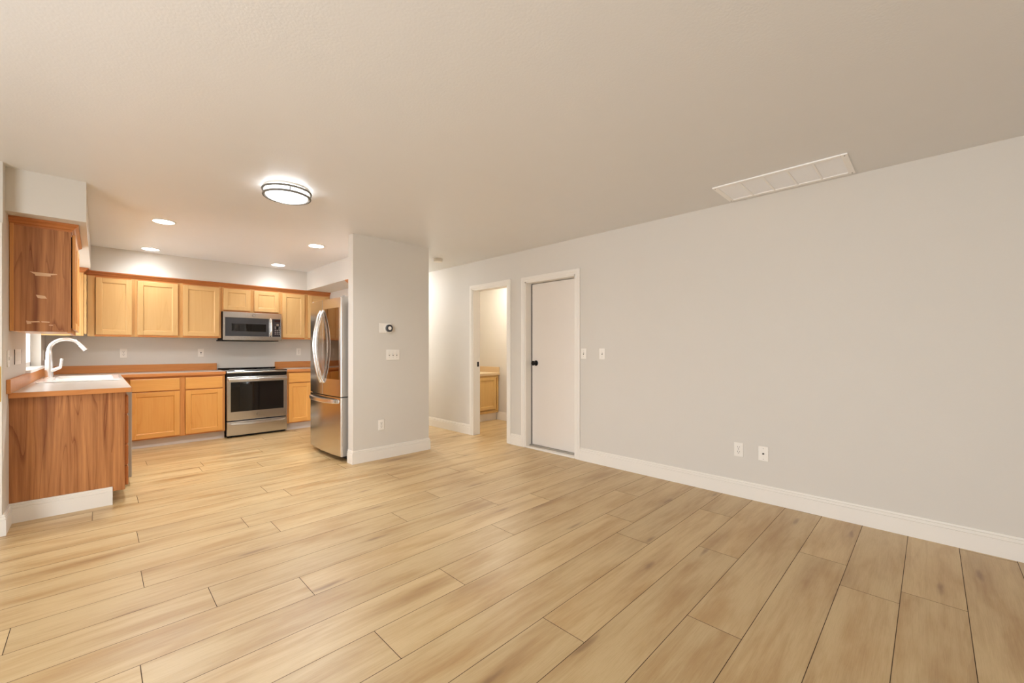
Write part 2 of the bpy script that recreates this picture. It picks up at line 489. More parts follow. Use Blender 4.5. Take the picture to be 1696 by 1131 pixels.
# ------------------------------------------------------------------ room shell
# floor: planks run along X, 0.2273 m wide, 1.82 m long, seams where the photo shows them
PW, PL, Y0 = 0.2273, 1.82, 0.106
SEAMS = {-1: 2.863, 0: 2.72, 1: 2.99, 2: 1.915, 3: 2.637, 4: 1.433, 5: 2.44, 6: 0.847, 7: 1.345, 8: 0.116, 9: 0.762, 10: 0.40,
         11: 1.55, 12: 0.168, 13: 0.866, 14: 0.732, 15: 0.184, 16: 1.143, 17: 1.022, 18: -0.028, 23: 0.783}
bm = bmesh.new()
uvg = bm.loops.layers.uv.new('grain'); uvp = bm.loops.layers.uv.new('plank')
X0F, X1F, Y0F, Y1F = -2.5, 5.0, -2.4, 9.1
G = 0.0014
for k in range(-12, 41):
    ya, yb = Y0 + k * PW, Y0 + (k + 1) * PW
    ya, yb = max(ya, Y0F), min(yb, Y1F)
    if yb - ya < 0.01: continue
    rr = random.Random(k * 31 + 5)
    s = SEAMS.get(k, rr.uniform(0, PL))
    x = s - PL * math.ceil((s - X0F) / PL)
    while x < X1F:
        xa, xb = max(x, X0F), min(x + PL, X1F)
        if xb - xa > 0.01:
            vs = [bm.verts.new(c) for c in ((xa + G, ya + G, 0), (xb - G, ya + G, 0), (xb - G, yb - G, 0), (xa + G, yb - G, 0))]
            f = bm.faces.new(vs); r1, r2, r3 = rr.random(), rr.random(), rr.random()
            for l in f.loops:
                l[uvg].uv = (l.vert.co.x + r1 * 37.0, l.vert.co.y + r2 * 53.0)
                l[uvp].uv = (r3, r2)
        x += PL
base = bmesh.new(); bx(base, X0F, X1F, Y0F, Y1F, -0.12, -0.0015, 1)
me = bpy.data.meshes.new('t'); base.to_mesh(me); base.free(); bm.from_mesh(me); bpy.data.meshes.remove(me)
struct('floor', bm, [M_floor, M_gap], 'pale oak plank floor running through living room and kitchen', 'floor')
struct('ceiling', box(X0F, X1F, Y0F, Y1F, H, H + 0.1), M_ceil, 'beige textured flat ceiling', 'ceiling')

# right wall with two door openings
D2 = (2.775, 3.545, 2.045)     # closed door opening: y0, y1, head
D1 = (3.855, 4.560, 2.052)     # bathroom opening
WT = 0.115
bm = bmesh.new()
for y0, y1, z0, z1 in ((RY, D2[0], 0, H), (D2[0], D2[1], D2[2], H), (D2[1], D1[0], 0, H), (D1[0], D1[1], D1[2], H), (D1[1], 9.0, 0, H)):
    bx(bm, XR, XR + WT, y0, y1, z0, z1)
bmesh.ops.remove_doubles(bm, verts=bm.verts, dist=1e-5)
struct('wall_right', bm, M_wall, 'long greige wall on the right with two doorways', 'wall')
# window wall over the sink
W0, W1, WZ0, WZ1 = 5.51, 6.86, 1.03, 2.05
bm = bmesh.new()
for y0, y1, z0, z1 in ((4.272, W0, 0, H), (W0, W1, 0, WZ0), (W0, W1, WZ1, H), (W1, YB + 0.12, 0, H)):
    bx(bm, XL - 0.14, XL, y0, y1, z0, z1)
bx(bm, LX, XL - 0.14, 4.272, 4.412, 0, H)
struct('wall_left', bm, M_wall, 'greige wall with the kitchen window above the sink', 'wall')
struct('wall_back', box(XL, 2.73, YB, YB + 0.12, 0, H), M_wall, 'greige back wall of the kitchen behind range', 'wall')
bm = bmesh.new()
prism(bm, [(1.91, YP), (2.85, YP), (2.85, 9.0), (2.73, 9.0), (2.73, 4.42), (1.91, 4.42)], 0, H)
struct('wall_partition', bm, M_wall, 'greige partition wall end beside the refrigerator', 'wall')
struct('wall_hall', box(2.85, XR, 8.88, 9.0, 0, H), M_wall, 'end wall of the hallway', 'wall')
bm = bmesh.new()
SB = 2.147
prism(bm, [(XL, 4.37), (-0.06, 4.37), (-0.06, 7.0), (2.36, 7.0), (2.36, 4.42), (2.73, 4.42), (2.73, YB), (XL, YB)], SB, H)
struct('wall_soffit', bm, M_wall, 'dropped soffit running above all the kitchen cabinets', 'soffit')
# bathroom beyond the open doorway
bm = bmesh.new()
bx(bm, 4.905, 5.0, 3.6, 6.0, 0, H)
bx(bm, XR + WT, 4.905, 5.9, 6.0, 0, H)
bx(bm, XR + WT, 4.905, 3.6, 3.7, 0, H)
struct('wall_bathroom', bm, M_wall, 'bathroom walls seen through the open doorway', 'wall')
struct('wall_closet', box(XR + WT + 0.02, XR + WT + 0.06, D2[0] - 0.1, D2[1] + 0.1, 0, H), M_wall, 'added unseen panel behind the closed door, blocking outside light', 'wall')  # unseen panel added to stop sky light leaking around the door
# living room walls behind the camera, with the patio door that lights it
bm = bmesh.new()
for y0, y1, z0, z1 in ((RY, -0.8, 0, H), (-0.8, 2.2, 2.1, H), (2.2, 4.272, 0, H)):
    bx(bm, LX - 0.1, LX, y0, y1, z0, z1)
struct('wall_living', bm, M_wall, 'living room wall with patio opening, out of frame', 'wall')
bm = box(LX, XR, RY - 0.1, RY, 0, H)
struct('wall_rear', bm, M_wall, 'living room rear wall, out of frame', 'wall')

# baseboards
BB = [(0, 0), (0.015, 0), (0.015, 0.1015), (0.0085, 0.103), (0.0085, 0.107), (0.0130, 0.1085), (0.0125, 0.1215), (0.0055, 0.123), (0.0055, 0.1265), (0.0085, 0.128), (0.0075, 0.137), (0, 0.138)]


def baseboard(name, path, label):
    return struct(name, sweep(bmesh.new(), path, BB), M_trim, label, 'baseboard')


CW = 0.060   # casing width
bm = sweep(bmesh.new(), [(XR, D2[0] - CW), (XR, RY)], BB)
sweep(bm, [(XR, D1[0] - CW), (XR, D2[1] + CW)], BB)
sweep(bm, [(XR, 9.0), (XR, D1[1] + CW)], BB)
struct('baseboard_right', bm, M_trim, 'white moulded baseboard along the right wall', 'baseboard')
baseboard('baseboard_partition', [(1.91, 4.415), (1.91, YP), (2.85, YP), (2.85, 8.88)], 'white baseboard wrapping the partition wall end')
baseboard('baseboard_left', [(LX, 4.272), (XL, 4.272), (XL, 4.515)], 'short white baseboard at the left wall corner')
baseboard('baseboard_cabinet', [(XL, 4.532), (0.082, 4.532)], 'white baseboard across the foot of the oak end panel')
baseboard('baseboard_bathroom', [(4.905, 5.31), (4.905, 3.7)], 'white baseboard on the bathroom far wall')

# door casings, jambs
def casing(name, y0, y1, zh, depth, label, strike=False):
    bm = bmesh.new(); x = XR
    prof = [(0, 0.0), (0.011, 0.0), (0.013, 0.006), (0.013, 0.020), (0.017, 0.026), (0.017, 0.054), (0.014, CW), (0, CW)]   # (out, across)
    # legs and head as one mitred frame
    t = bmesh.new(); rows = []
    for yy, zz, sy, sz in ((y0, 0.002, -1, 0), (y0, zh, -1, 1), (y1, zh, 1, 1), (y1, 0.002, 1, 0)):
        rows.append([t.verts.new((x - d, yy + sy * w, zz + sz * w)) for d, w in prof])
    k = len(prof)
    for A, B in zip(rows[:-1], rows[1:]):
        for j in range(k): t.faces.new((A[j], A[(j + 1) % k], B[(j + 1) % k], B[j]))
    t.faces.new(rows[0]); t.faces.new(rows[-1]); bmesh.ops.recalc_face_normals(t, faces=t.faces); merge(bm, t)
    # jamb boards lining the opening
    bx(bm, x - 0.006, x + depth, y0, y0 + 0.016, 0.002, zh)
    bx(bm, x - 0.006, x + depth, y1 - 0.016, y1, 0.002, zh)
    bx(bm, x - 0.006, x + depth, y0, y1, zh - 0.016, zh)
    o = struct(name, bm, M_trim, label, 'door trim')
    if strike:
        s = box(x + 0.062, x + 0.094, y1 - 0.0185, y1 - 0.0155, 0.965, 1.035, 0, 0.001)
        bx(s, x + 0.070, x + 0.086, y1 - 0.0192, y1 - 0.0180, 0.985, 1.015, 0)
        obj('strike_plate', s, M_black, o, 'black strike plate on the left jamb')
    return o


casing('trim_1', D2[0], D2[1], D2[2], WT, 'white casing and jamb around the closed door')
casing('trim_2', D1[0], D1[1], D1[2], WT, 'white casing and jamb of the open bathroom doorway', True)
bm = box(XR - 0.010, XR + 0.055, D2[0] + 0.016, D2[1] - 0.016, 0.0, 0.018, 0, 0.004)
o = struct('trim_3', bm, M_trim, 'white threshold strip under the closed door', 'threshold')
obj('weather_strip', box(XR + 0.055, XR + 0.112, D2[0] + 0.016, D2[1] - 0.016, 0.0, 0.030), M_nickel, o, 'grey metal sill behind the strip')
# closed slab door
LF = XR + 0.095
d = struct('door_1', box(LF, LF + 0.04, D2[0] + 0.019, D2[1] - 0.029, 0.032, D2[2] - 0.024, 0, 0.002), M_door, 'plain white slab door, closed, with black knob', 'door')
bm = bmesh.new()
rx = Matrix.Rotation(R(-90), 4, 'Y')
lathe(bm, [(0, 0), (0.033, 0), (0.033, 0.006), (0.028, 0.010), (0.012, 0.012), (0.011, 0.030), (0.018, 0.034), (0.027, 0.044), (0.029, 0.056), (0.024, 0.066), (0.012, 0.070), (0, 0.070)], (0, 0, 0), 32, 0, rx)
obj('door_knob', bm, M_black, d, 'round black door knob', (LF, 3.450, 1.042))
# dark gap beside the latch edge (the stop seal)
obj('door_seal', box(LF - 0.001, LF + 0.03, D2[1] - 0.0285, D2[1] - 0.0165, 0.033, D2[2] - 0.017), M_dark, d, 'dark seal along the latch edge')
# casing at far left edge with brass plate
bm = sweep(bmesh.new(), [(-0.56, 4.272), (-0.4425, 4.272)], [(0, 0.138), (0.012, 0.138), (0.014, 0.145), (0.014, 2.035), (0.010, 2.042), (0, 2.042)])
o = struct('trim_4', bm, M_trim, 'narrow white door casing at the left edge above baseboard', 'door trim')
bm = box(-0.52, -0.4455, 4.2545, 4.2585, 0.875, 1.105, 0, 0.0015)
for z in (0.90, 1.08): cyl(bm, (-0.462, 4.255, z), 0.005, -0.002, 'y', 0, 12)
obj('latch_plate', bm, M_brass, o, 'tall brass latch plate')

# window over the sink
bm = bmesh.new(); xf = XL - 0.125
for y0, y1, z0, z1 in ((W0, W0 + 0.05, WZ0, WZ1), (W1 - 0.05, W1, WZ0, WZ1), (W0, W1, WZ0, WZ0 + 0.05), (W0, W1, WZ1 - 0.05, WZ1), (6.16, 6.21, WZ0, WZ1)):
    bx(bm, xf, xf + 0.05, y0, y1, z0, z1, 0, 0.003)
w = struct('window_1', bm, M_vinyl, 'white vinyl kitchen window above the sink, bright with daylight', 'window')
obj('window_glass', box(xf + 0.02, xf + 0.026, W0 + 0.04, W1 - 0.04, WZ0 + 0.04, WZ1 - 0.04), M_glass, w)
obj('window_sill', box(XL - 0.075, XL + 0.030, W0 - 0.035, W1 + 0.035, WZ0 - 0.022, WZ0 + 0.004, 0, 0.004), M_vinyl, w, 'white window sill board')


# ------------------------------------------------------------------ cabinets (local: face plane y=0, front is -y, x to the right)
def panel_door(x0, x1, z0, z1, fw=0.056, t=0.020, mats=None):
    """five-piece recessed-panel door: stiles with upright grain, rails with level grain"""
    bm = bmesh.new()
    bx(bm, x0, x0 + fw, -t, 0, z0, z1, 0, 0.004)
    bx(bm, x1 - fw, x1, -t, 0, z0, z1, 0, 0.004)
    bx(bm, x0 + fw - 0.001, x1 - fw + 0.001, -t + 0.0006, -0.001, z0, z0 + fw, 1, 0.003)
    bx(bm, x0 + fw - 0.001, x1 - fw + 0.001, -t + 0.0006, -0.001, z1 - fw, z1, 1, 0.003)
    # sloped inner bead
    a, b_, c, e = x0 + fw, x1 - fw, z0 + fw, z1 - fw
    s = 0.007; yo, yi = -t + 0.003, -0.0095
    t_ = bmesh.new()
    o4 = [t_.verts.new(p) for p in ((a, yo, c), (b_, yo, c), (b_, yo, e), (a, yo, e))]
    i4 = [t_.verts.new(p) for p in ((a + s, yi, c + s), (b_ - s, yi, c + s), (b_ - s, yi, e - s), (a + s, yi, e - s))]
    for i in range(4):
        f = t_.faces.new((o4[i], o4[(i + 1) % 4], i4[(i + 1) % 4], i4[i])); f.material_index = 1 if i % 2 == 0 else 0
    t_.faces.new(i4); bmesh.ops.recalc_face_normals(t_, faces=t_.faces)
    for f in t_.faces:
        if f.normal.y > 0: f.normal_flip()
    merge(bm, t_)
    bx(bm, x0 + fw - 0.004, x1 - fw + 0.004, -0.0085, -0.002, z0 + fw - 0.004, z1 - fw + 0.004, 0)
    return bm


def slab_front(x0, x1, z0, z1, t=0.020):
    return box(x0, x1, -t, 0, z0, z1, 0, 0.006)


def face_frame(W, z0, z1, stiles, rails, sw=0.040):
    """stiles: x centres of inner uprights; rails: (x0, x1, z0, z1)"""
    bm = bmesh.new()
    bx(bm, 0, sw, 0, 0.019, z0, z1, 0, 0.001); bx(bm, W - sw, W, 0, 0.019, z0, z1, 0, 0.001)
    for c in stiles: bx(bm, c - 0.026, c + 0.026, 0, 0.019, z0, z1, 0, 0.001)
    for x0, x1, a, b_ in rails: bx(bm, x0, x1, 0.0005, 0.0185, a, b_, 1, 0.001)
    return bm


def carcass(W, depth, z0, z1):
    return box(0.001, W - 0.001, 0.019, depth, z0, z1)


TOE, BTOP = 0.103, 0.876
# --- back run, left of the range: x 0.155 .. 1.229
t = thing('base_cabinet', 'oak base cabinet with two drawers over two doors, left of the range', 'cabinet', (0.155, 6.780, 0))
W = 1.074
obj('carcass', carcass(W, 0.585, TOE, BTOP), M_oak_v, t)
obj('face_frame', face_frame(W, TOE, BTOP, [0.617], [(0.03, W - 0.03, TOE, 0.135), (0.03, W - 0.03, 0.675, 0.705), (0.03, W - 0.03, 0.845, BTOP)]), [M_frame, M_edge], t)
obj('toe_kick', box(0.02, W, 0.045, 0.060, 0.0, TOE), M_toe, t, 'pale grey toe kick')
for a, b_ in ((0.117, 0.588), (0.646, 1.043)):
    obj('drawer', slab_front(a, b_, 0.695, 0.848), M_oak_h, t)
    obj('door', panel_door(a, b_, 0.120, 0.684), OAK, t)
# --- back run, right of the range (runs on behind the refrigerator)
t = thing('base_cabinet', 'oak base cabinet between the range and the refrigerator', 'cabinet', (2.000, 6.780, 0))
W = 0.728
obj('carcass', carcass(W, 0.585, TOE, BTOP), M_oak_v, t)
obj('face_frame', face_frame(W, TOE, BTOP, [0.350], [(0.03, W - 0.03, TOE, 0.135), (0.03, W - 0.03, 0.690, 0.72), (0.03, W - 0.03, 0.845, BTOP)]), [M_frame, M_edge], t)
obj('toe_kick', box(0.0, W, 0.045, 0.060, 0.0, TOE), M_toe, t, 'pale grey toe kick')
for a, b_ in ((0.022, 0.336), (0.364, 0.70)):
    obj('drawer', slab_front(a, b_, 0.712, 0.856), M_oak_h, t)
    obj('door', panel_door(a, b_, 0.118, 0.702), OAK, t)
# --- window run: drawer stack with the big end panel facing the living room (local x = +Y, front = +X)
FX = 0.154
t = thing('drawer_cabinet', 'oak drawer base cabinet with large red-brown end panel facing the living room', 'cabinet', (FX, 4.535, 0), 90)
W = 0.49
obj('carcass', box(0.006, W, 0.019, 0.590, TOE, BTOP), M_oak_v, t)
bm = box(0.0, 0.006, 0.0, 0.594, 0.100, BTOP)
obj('end_panel', bm, M_panel, t, 'red-brown wood end panel with bold upright grain')
obj('edge_stile', box(-0.0012, 0.001, 0.0, 0.038, 0.100, BTOP), M_panel, t)
obj('face_frame', face_frame(W, TOE, BTOP, [], [(0.03, W - 0.03, TOE, 0.135), (0.03, W - 0.03, 0.845, BTOP)]), [M_frame, M_edge], t)
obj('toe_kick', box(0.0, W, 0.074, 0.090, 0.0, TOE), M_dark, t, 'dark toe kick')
for z0, z1 in ((0.70, 0.845), (0.46, 0.685), (0.292, 0.445), (0.128, 0.278)):
    obj('drawer', slab_front(0.022, W - 0.02, z0, z1, 0.021), M_drawer_shaded, t)
# --- dishwasher
t = thing('dishwasher', 'pale grey dishwasher seen edge-on past the drawer stack', 'dishwasher', (FX, 5.03, 0), 90)
obj('body', box(0.004, 0.596, 0.0, 0.56, 0.10, 0.870), M_side, t)
bm = bmesh.new(); prism(bm, [(0.0, -0.062), (0.0, -0.004), (0.6, -0.004), (0.6, -0.062)], 0.075, 0.868, 0, bev=0.006)
obj('door', bm, M_side, t, 'pale grey dishwasher door')
obj('control_strip', box(0.02, 0.58, -0.0630, -0.0610, 0.79, 0.85), M_dark, t)
obj('kick_plate', box(0.01, 0.59, 0.02, 0.03, 0.0, 0.10), M_dark, t)
# --- sink base, turned along the window wall
t = thing('sink_cabinet', 'oak base cabinet under the sink, beyond the dishwasher', 'cabinet', (FX, 5.635, 0), 90)
W = 1.10
obj('carcass', carcass(W, 0.588, TOE, 0.70), M_oak_v, t)
obj('face_frame', face_frame(W, TOE, BTOP, [0.46], [(0.03, W - 0.03, TOE, 0.135), (0.03, W - 0.03, 0.685, 0.715), (0.03, W - 0.03, 0.845, BTOP)]), [M_frame, M_edge], t)
obj('toe_kick', box(0.0, W, 0.060, 0.075, 0.0, TOE), M_toe, t)
for a, b_ in ((0.025, 0.445), (0.475, 0.90)):
    obj('drawer', slab_front(a, b_, 0.700, 0.848), M_oak_h, t, 'false drawer front')
    obj('door', panel_door(a, b_, 0.120, 0.690), OAK, t)

# --- worktops
CT, CB = 0.914, 0.877
SX0, SX1, SY0, SY1 = -0.372, 0.140, 5.62, 6.60     # sink cut-out
FXC, FYC = 0.192, 6.750
t = thing('countertop', 'L-shaped beige laminate countertop with oak edge, carrying the sink', 'countertop', (0, 0, 0))
bm = bmesh.new()
e = 0.004
for x0, x1, y0, y1 in ((XL + 0.001, FXC - e, 4.492 + e, SY0), (XL + 0.001, SX0, SY0, SY1), (SX1, FXC - e, SY0, SY1), (XL + 0.001, FXC - e, SY1, FYC + 0.05), (XL + 0.001, 1.232, FYC + 0.05, YB - 0.001)):
    bx(bm, x0, x1, y0, y1, CB, CT)
bx(bm, FXC - e, 1.232, FYC + e, FYC + 0.05, CB, CT)
obj('worktop', bm, M_lam, t)
bm = box(XL + 0.001, FXC, 4.492, 4.492 + 0.018, CB - 0.001, CT - 0.0015, 0, 0.0015)
obj('edge_band', box(FXC + 0.001, 1.232, FYC - 0.003, FYC + 0.0145, CB - 0.001, CT - 0.0015, 0, 0.0015), M_edge, t, 'oak front edge left of the range')
obj('edge_band', bm, M_edge, t, 'oak front edge of the countertop')
obj('edge_band', box(FXC - 0.018, FXC, 4.5105, FYC, CB - 0.001, CT - 0.0015, 0, 0.0015), M_edge_y, t, 'oak front edge of the sink counter')
obj('backsplash', box(XL + 0.022, 1.232, YB - 0.021, YB - 0.001, CT, 1.010, 0, 0.002), M_edge, t, 'low oak backsplash on the back wall')
obj('backsplash', box(XL + 0.001, XL + 0.021, 4.40, YB - 0.001, CT, 1.010, 0, 0.002), M_edge_y, t, 'low oak backsplash under the window')
t = thing('countertop', 'short beige laminate countertop right of the range', 'countertop', (0, 0, 0))
obj('worktop', box(1.996, 2.729, FYC + 0.0146, YB - 0.001, CB, CT), M_lam, t)
obj('edge_band', box(1.996, 2.729, FYC - 0.003, FYC + 0.0145, CB - 0.001, CT - 0.0015, 0, 0.0015), M_edge, t, 'oak front edge')
obj('backsplash', box(1.996, 2.729, YB - 0.021, YB - 0.001, CT, 1.014, 0, 0.002), M_edge, t, 'low oak backsplash')

# --- sink (double bowl, white) and faucet
t = thing('kitchen_sink', 'white double-bowl drop-in sink under the window', 'sink', (0, 0, CT))
bm = bmesh.new()
RW = 0.028
bx(bm, SX0 - 0.022, SX1 + 0.022, SY0 - 0.022, SY0 + RW, 0.0005, 0.010, 0, 0.004)
bx(bm, SX0 - 0.022, SX1 + 0.022, SY1 - RW, SY1 + 0.022, 0.0005, 0.010, 0, 0.004)
bx(bm, SX0 - 0.022, SX0 + 0.075, SY0 + RW, SY1 - RW, 0.0005, 0.010, 0, 0.004)
bx(bm, SX1 - RW, SX1 + 0.022, SY0 + RW, SY1 - RW, 0.0005, 0.010, 0, 0.004)
bx(bm, SX0 + 0.075, SX1 - RW, 6.11, 6.15, -0.03, 0.008, 0, 0.004)
obj('rim', bm, M_sink, t)
for y0, y1 in ((SY0 + RW, 6.112), (6.148, SY1 - RW)):
    bm = bmesh.new(); x0, x1 = SX0 + 0.074, SX1 - RW + 0.001; dz = -0.18
    bx(bm, x0, x1, y0, y1, dz, dz + 0.006); bx(bm, x0 - 0.004, x0, y0, y1, dz, 0.004); bx(bm, x1, x1 + 0.004, y0, y1, dz, 0.004)
    bx(bm, x0, x1, y0 - 0.004, y0, dz, 0.004); bx(bm, x0, x1, y1, y1 + 0.004, dz, 0.004)
    bw = obj('bowl', bm, M_sink, t)
    obj('drain', cyl(bmesh.new(), ((x0 + x1) / 2, (y0 + y1) / 2, dz + 0.006), 0.045, 0.003), M_chrome, bw)
FXX, FYY = SX0 + 0.024, 6.26
t = thing('faucet', 'polished gooseneck kitchen faucet with side lever on the sink', 'faucet', (FXX, FYY, CT + 0.010))
bm = bmesh.new()
lathe(bm, [(0, 0), (0.040, 0), (0.040, 0.004), (0.034, 0.008), (0.031, 0.016), (0.030, 0.10), (0.027, 0.17), (0.0225, 0.20)], (0, 0, 0), 28)
obj('body', bm, M_chrome, t)
pts = [(0, 0, 0.19), (0, 0, 0.265)]
rc = 0.118
for i in range(0, 25):
    a = PI - i * R(148) / 24
    pts.append((rc + rc * math.cos(a), 0, 0.275 + rc * math.sin(a)))
p = pts[-1]; q = pts[-2]
dx, dz = p[0] - q[0], p[2] - q[2]; l = math.hypot(dx, dz)
end = (p[0] + dx / l * 0.005, 0, p[2] + dz / l * 0.005)
obj('spout', tube(bmesh.new(), pts + [end], [0.0215] * 2 + [0.0165] * 25 + [0.0165], 18), M_chrome, t)
hd = [(end[0] + dx / l * s, 0, end[2] + dz / l * s) for s in (0, 0.004, 0.03, 0.062, 0.066)]
sp_ = obj('spray_head', tube(bmesh.new(), hd, [0.0175, 0.019, 0.0195, 0.0215, 0.019], 18), M_chrome, t)
obj('spray_face', tube(bmesh.new(), [(end[0] + dx / l * s, 0, end[2] + dz / l * s) for s in (0.066, 0.069)], [0.016, 0.016], 18), M_slot, sp_)
h = obj('lever', tube(bmesh.new(), [(0.018, -0.01, 0.075), (0.055, -0.022, 0.095), (0.078, -0.028, 0.105)], [0.017, 0.016, 0.013], 14), M_chrome, t)
obj('lever_blade', tube(bmesh.new(), [(0.076, -0.028, 0.100), (0.084, -0.031, 0.14), (0.090, -0.034, 0.19), (0.092, -0.035, 0.197)], [0.012, 0.011, 0.012, 0.009], 14), M_chrome, h)

# --- upper cabinets on the back wall
UZ0, UZ1 = 1.370, 2.110


def upper(label, x0, x1, doors, z0=UZ0, inner=(), name='wall_cabinet'):
    t = thing(name, label, 'cabinet', (x0, 7.035, 0))
    W = x1 - x0
    obj('carcass', carcass(W, 0.333, z0, UZ1), M_pale_lit_v, t)
    obj('face_frame', face_frame(W, z0, UZ1, [c - x0 for c in inner], [(0.03, W - 0.03, z0, z0 + 0.03), (0.03, W - 0.03, 2.06, UZ1)], 0.030), [M_pale_lit_f, M_edge], t)
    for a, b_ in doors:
        obj('door', panel_door(a - x0, b_ - x0, z0 + 0.021, 2.074), PALE_LIT, t)
    return t


t = upper('narrow oak wall cabinet with one door, in the back left corner', -0.088, 0.326, [(-0.019, 0.302)])
obj('filler_strip', box(0.0, 0.062, -0.003, 0.0, UZ0, UZ1, 0, 0.001), M_pale_lit_v, t)
upper('oak wall cabinet with two tall doors, left of the microwave', 0.327, 1.230, [(0.352, 0.752), (0.804, 1.207)], inner=[0.778])
upper('short oak wall cabinet with two small doors above the microwave', 1.231, 1.985, [(1.254, 1.583), (1.631, 1.958)], z0=1.748, inner=[1.607])
upper('oak wall cabinet with two tall doors, right of the microwave', 1.986, 2.729, [(2.011, 2.333), (2.385, 2.705)], inner=[2.359])
# corner piece on the window wall
t = thing('wall_cabinet', 'slim oak cabinet end beside the window in the back left corner', 'cabinet', (-0.116, 6.845, 0), 90)
obj('carcass', box(0.0, 0.188, 0.019, 0.322, UZ0, UZ1), M_pale_lit_v, t)
obj('face_frame', box(0.0, 0.188, 0.0, 0.019, UZ0, UZ1, 0, 0.001), M_pale_lit_f, t)
obj('door', box(0.004, 0.170, -0.024, -0.001, UZ0 + 0.02, 2.074, 0, 0.004), M_pale_lit_v, t)
# near cabinet left of the window, end panel toward the living room
t = thing('wall_cabinet', 'oak wall cabinet near the left wall, red-brown end panel with torn tape marks', 'cabinet', (-0.142, 4.540, 0), 90)
NZ0 = 1.345; W = 0.91
obj('carcass', box(0.006, W, 0.019, 0.296, NZ0 + 0.004, UZ1), M_oak_v, t)
ep = obj('end_panel', box(0.0, 0.006, 0.0, 0.296, NZ0, UZ1), M_panel, t, 'red-brown wood end panel with pale torn marks')
obj('wall_scribe', box(-0.006, 0.006, 0.276, 0.296, NZ0, UZ1, 0, 0.001), M_frame, t, 'lighter oak strip against the wall')
obj('edge_stile', box(-0.0015, 0.001, 0.0, 0.034, NZ0, UZ1), M_panel, t)
obj('bottom_rail', box(0.0, W, 0.0, 0.019, NZ0 - 0.008, NZ0 + 0.03, 0, 0.001), M_edge_y, t)
obj('face_frame', face_frame(W, NZ0, UZ1, [0.455], [(0.03, W - 0.03, 2.06, UZ1)]), [M_frame, M_edge_y], t)
for a, b_ in ((0.012, 0.440), (0.470, 0.890)):
    bm = panel_door(a, b_, NZ0 + 0.018, 2.074, t=0.019)
    for v in bm.verts: v.co.y -= 0.0045
    bx(bm, a + 0.012, b_ - 0.012, -0.0048, -0.0005, NZ0 + 0.03, 2.06, 2)  # dark sheet in the gap, standing for the shadow behind the door
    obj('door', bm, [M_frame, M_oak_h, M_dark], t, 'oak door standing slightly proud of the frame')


def mark(pts):
    """thin torn patch on the end panel; pts are world (x, z); local = panel frame rotated 90"""
    bm = bmesh.new()
    a = [bm.verts.new((-0.0004, -(x + 0.142), z)) for x, z in pts]
    b_ = [bm.verts.new((0.0001, -(x + 0.142), z)) for x, z in pts]
    bm.faces.new(a); bm.faces.new(b_)
    for i in range(len(pts)): bm.faces.new((a[i], a[(i + 1) % len(pts)], b_[(i + 1) % len(pts)], b_[i]))
    bmesh.ops.recalc_face_normals(bm, faces=bm.faces)
    return bm


for pts in (((-0.346, 1.773), (-0.325, 1.771), (-0.215, 1.769), (-0.211, 1.765), (-0.245, 1.757), (-0.243, 1.748), (-0.318, 1.745), (-0.322, 1.756)),
            ((-0.316, 1.608), (-0.272, 1.604), (-0.268, 1.594), (-0.262, 1.585), (-0.290, 1.583), (-0.308, 1.588)),
            ((-0.362, 1.421), (-0.345, 1.416), (-0.300, 1.419), (-0.296, 1.412), (-0.340, 1.408), (-0.336, 1.401), (-0.358, 1.396)),
            ((-0.291, 1.419), (-0.250, 1.417), (-0.250, 1.410), (-0.288, 1.411)),
            ((-0.254, 1.394), (-0.232, 1.395), (-0.234, 1.390), (-0.252, 1.390))):
    obj('tape_mark', mark(pts), M_glue, ep, 'pale torn tape mark')
# cabinet over the refrigerator
t = thing('wall_cabinet', 'oak wall cabinet above the refrigerator, mostly behind the partition', 'cabinet', (2.395, 5.52, 0), -90)
obj('carcass', carcass(1.09, 0.333, 1.83, UZ1), M_oak_v, t)
obj('face_frame', face_frame(1.09, 1.83, UZ1, [0.545], [(0.03, 1.06, 1.83, 1.86), (0.03, 1.06, 2.06, UZ1)]), [M_frame, M_edge], t)
for a, b_ in ((0.022, 0.525), (0.565, 1.065)): obj('door', panel_door(a, b_, 1.850, 2.074), OAK, t)

# crown moulding
CR = [(-0.012, 2.090), (0.003, 2.090), (0.006, 2.102), (0.016, 2.108), (0.022, 2.120), (0.034, 2.130), (0.040, 2.134), (0.040, 2.1465), (-0.012, 2.1465)]
tag(obj('crown_moulding', sweep(bmesh.new(), [(XL, 6.845), (-0.116, 6.845), (-0.116, 7.035), (2.729, 7.035)], CR), M_crown),
    'long oak crown moulding along the back wall cabinets', 'moulding')
tag(obj('crown_moulding', sweep(bmesh.new(), [(XL, 4.540), (-0.142, 4.540), (-0.142, 5.452), (XL, 5.452)], CR), M_crown),
    'oak crown moulding on the near left wall cabinet', 'moulding')
tag(obj('crown_moulding', sweep(bmesh.new(), [(2.729, 5.52), (2.395, 5.52), (2.395, 4.425)], CR), M_crown),
    'oak crown moulding on the cabinet above the refrigerator', 'moulding')


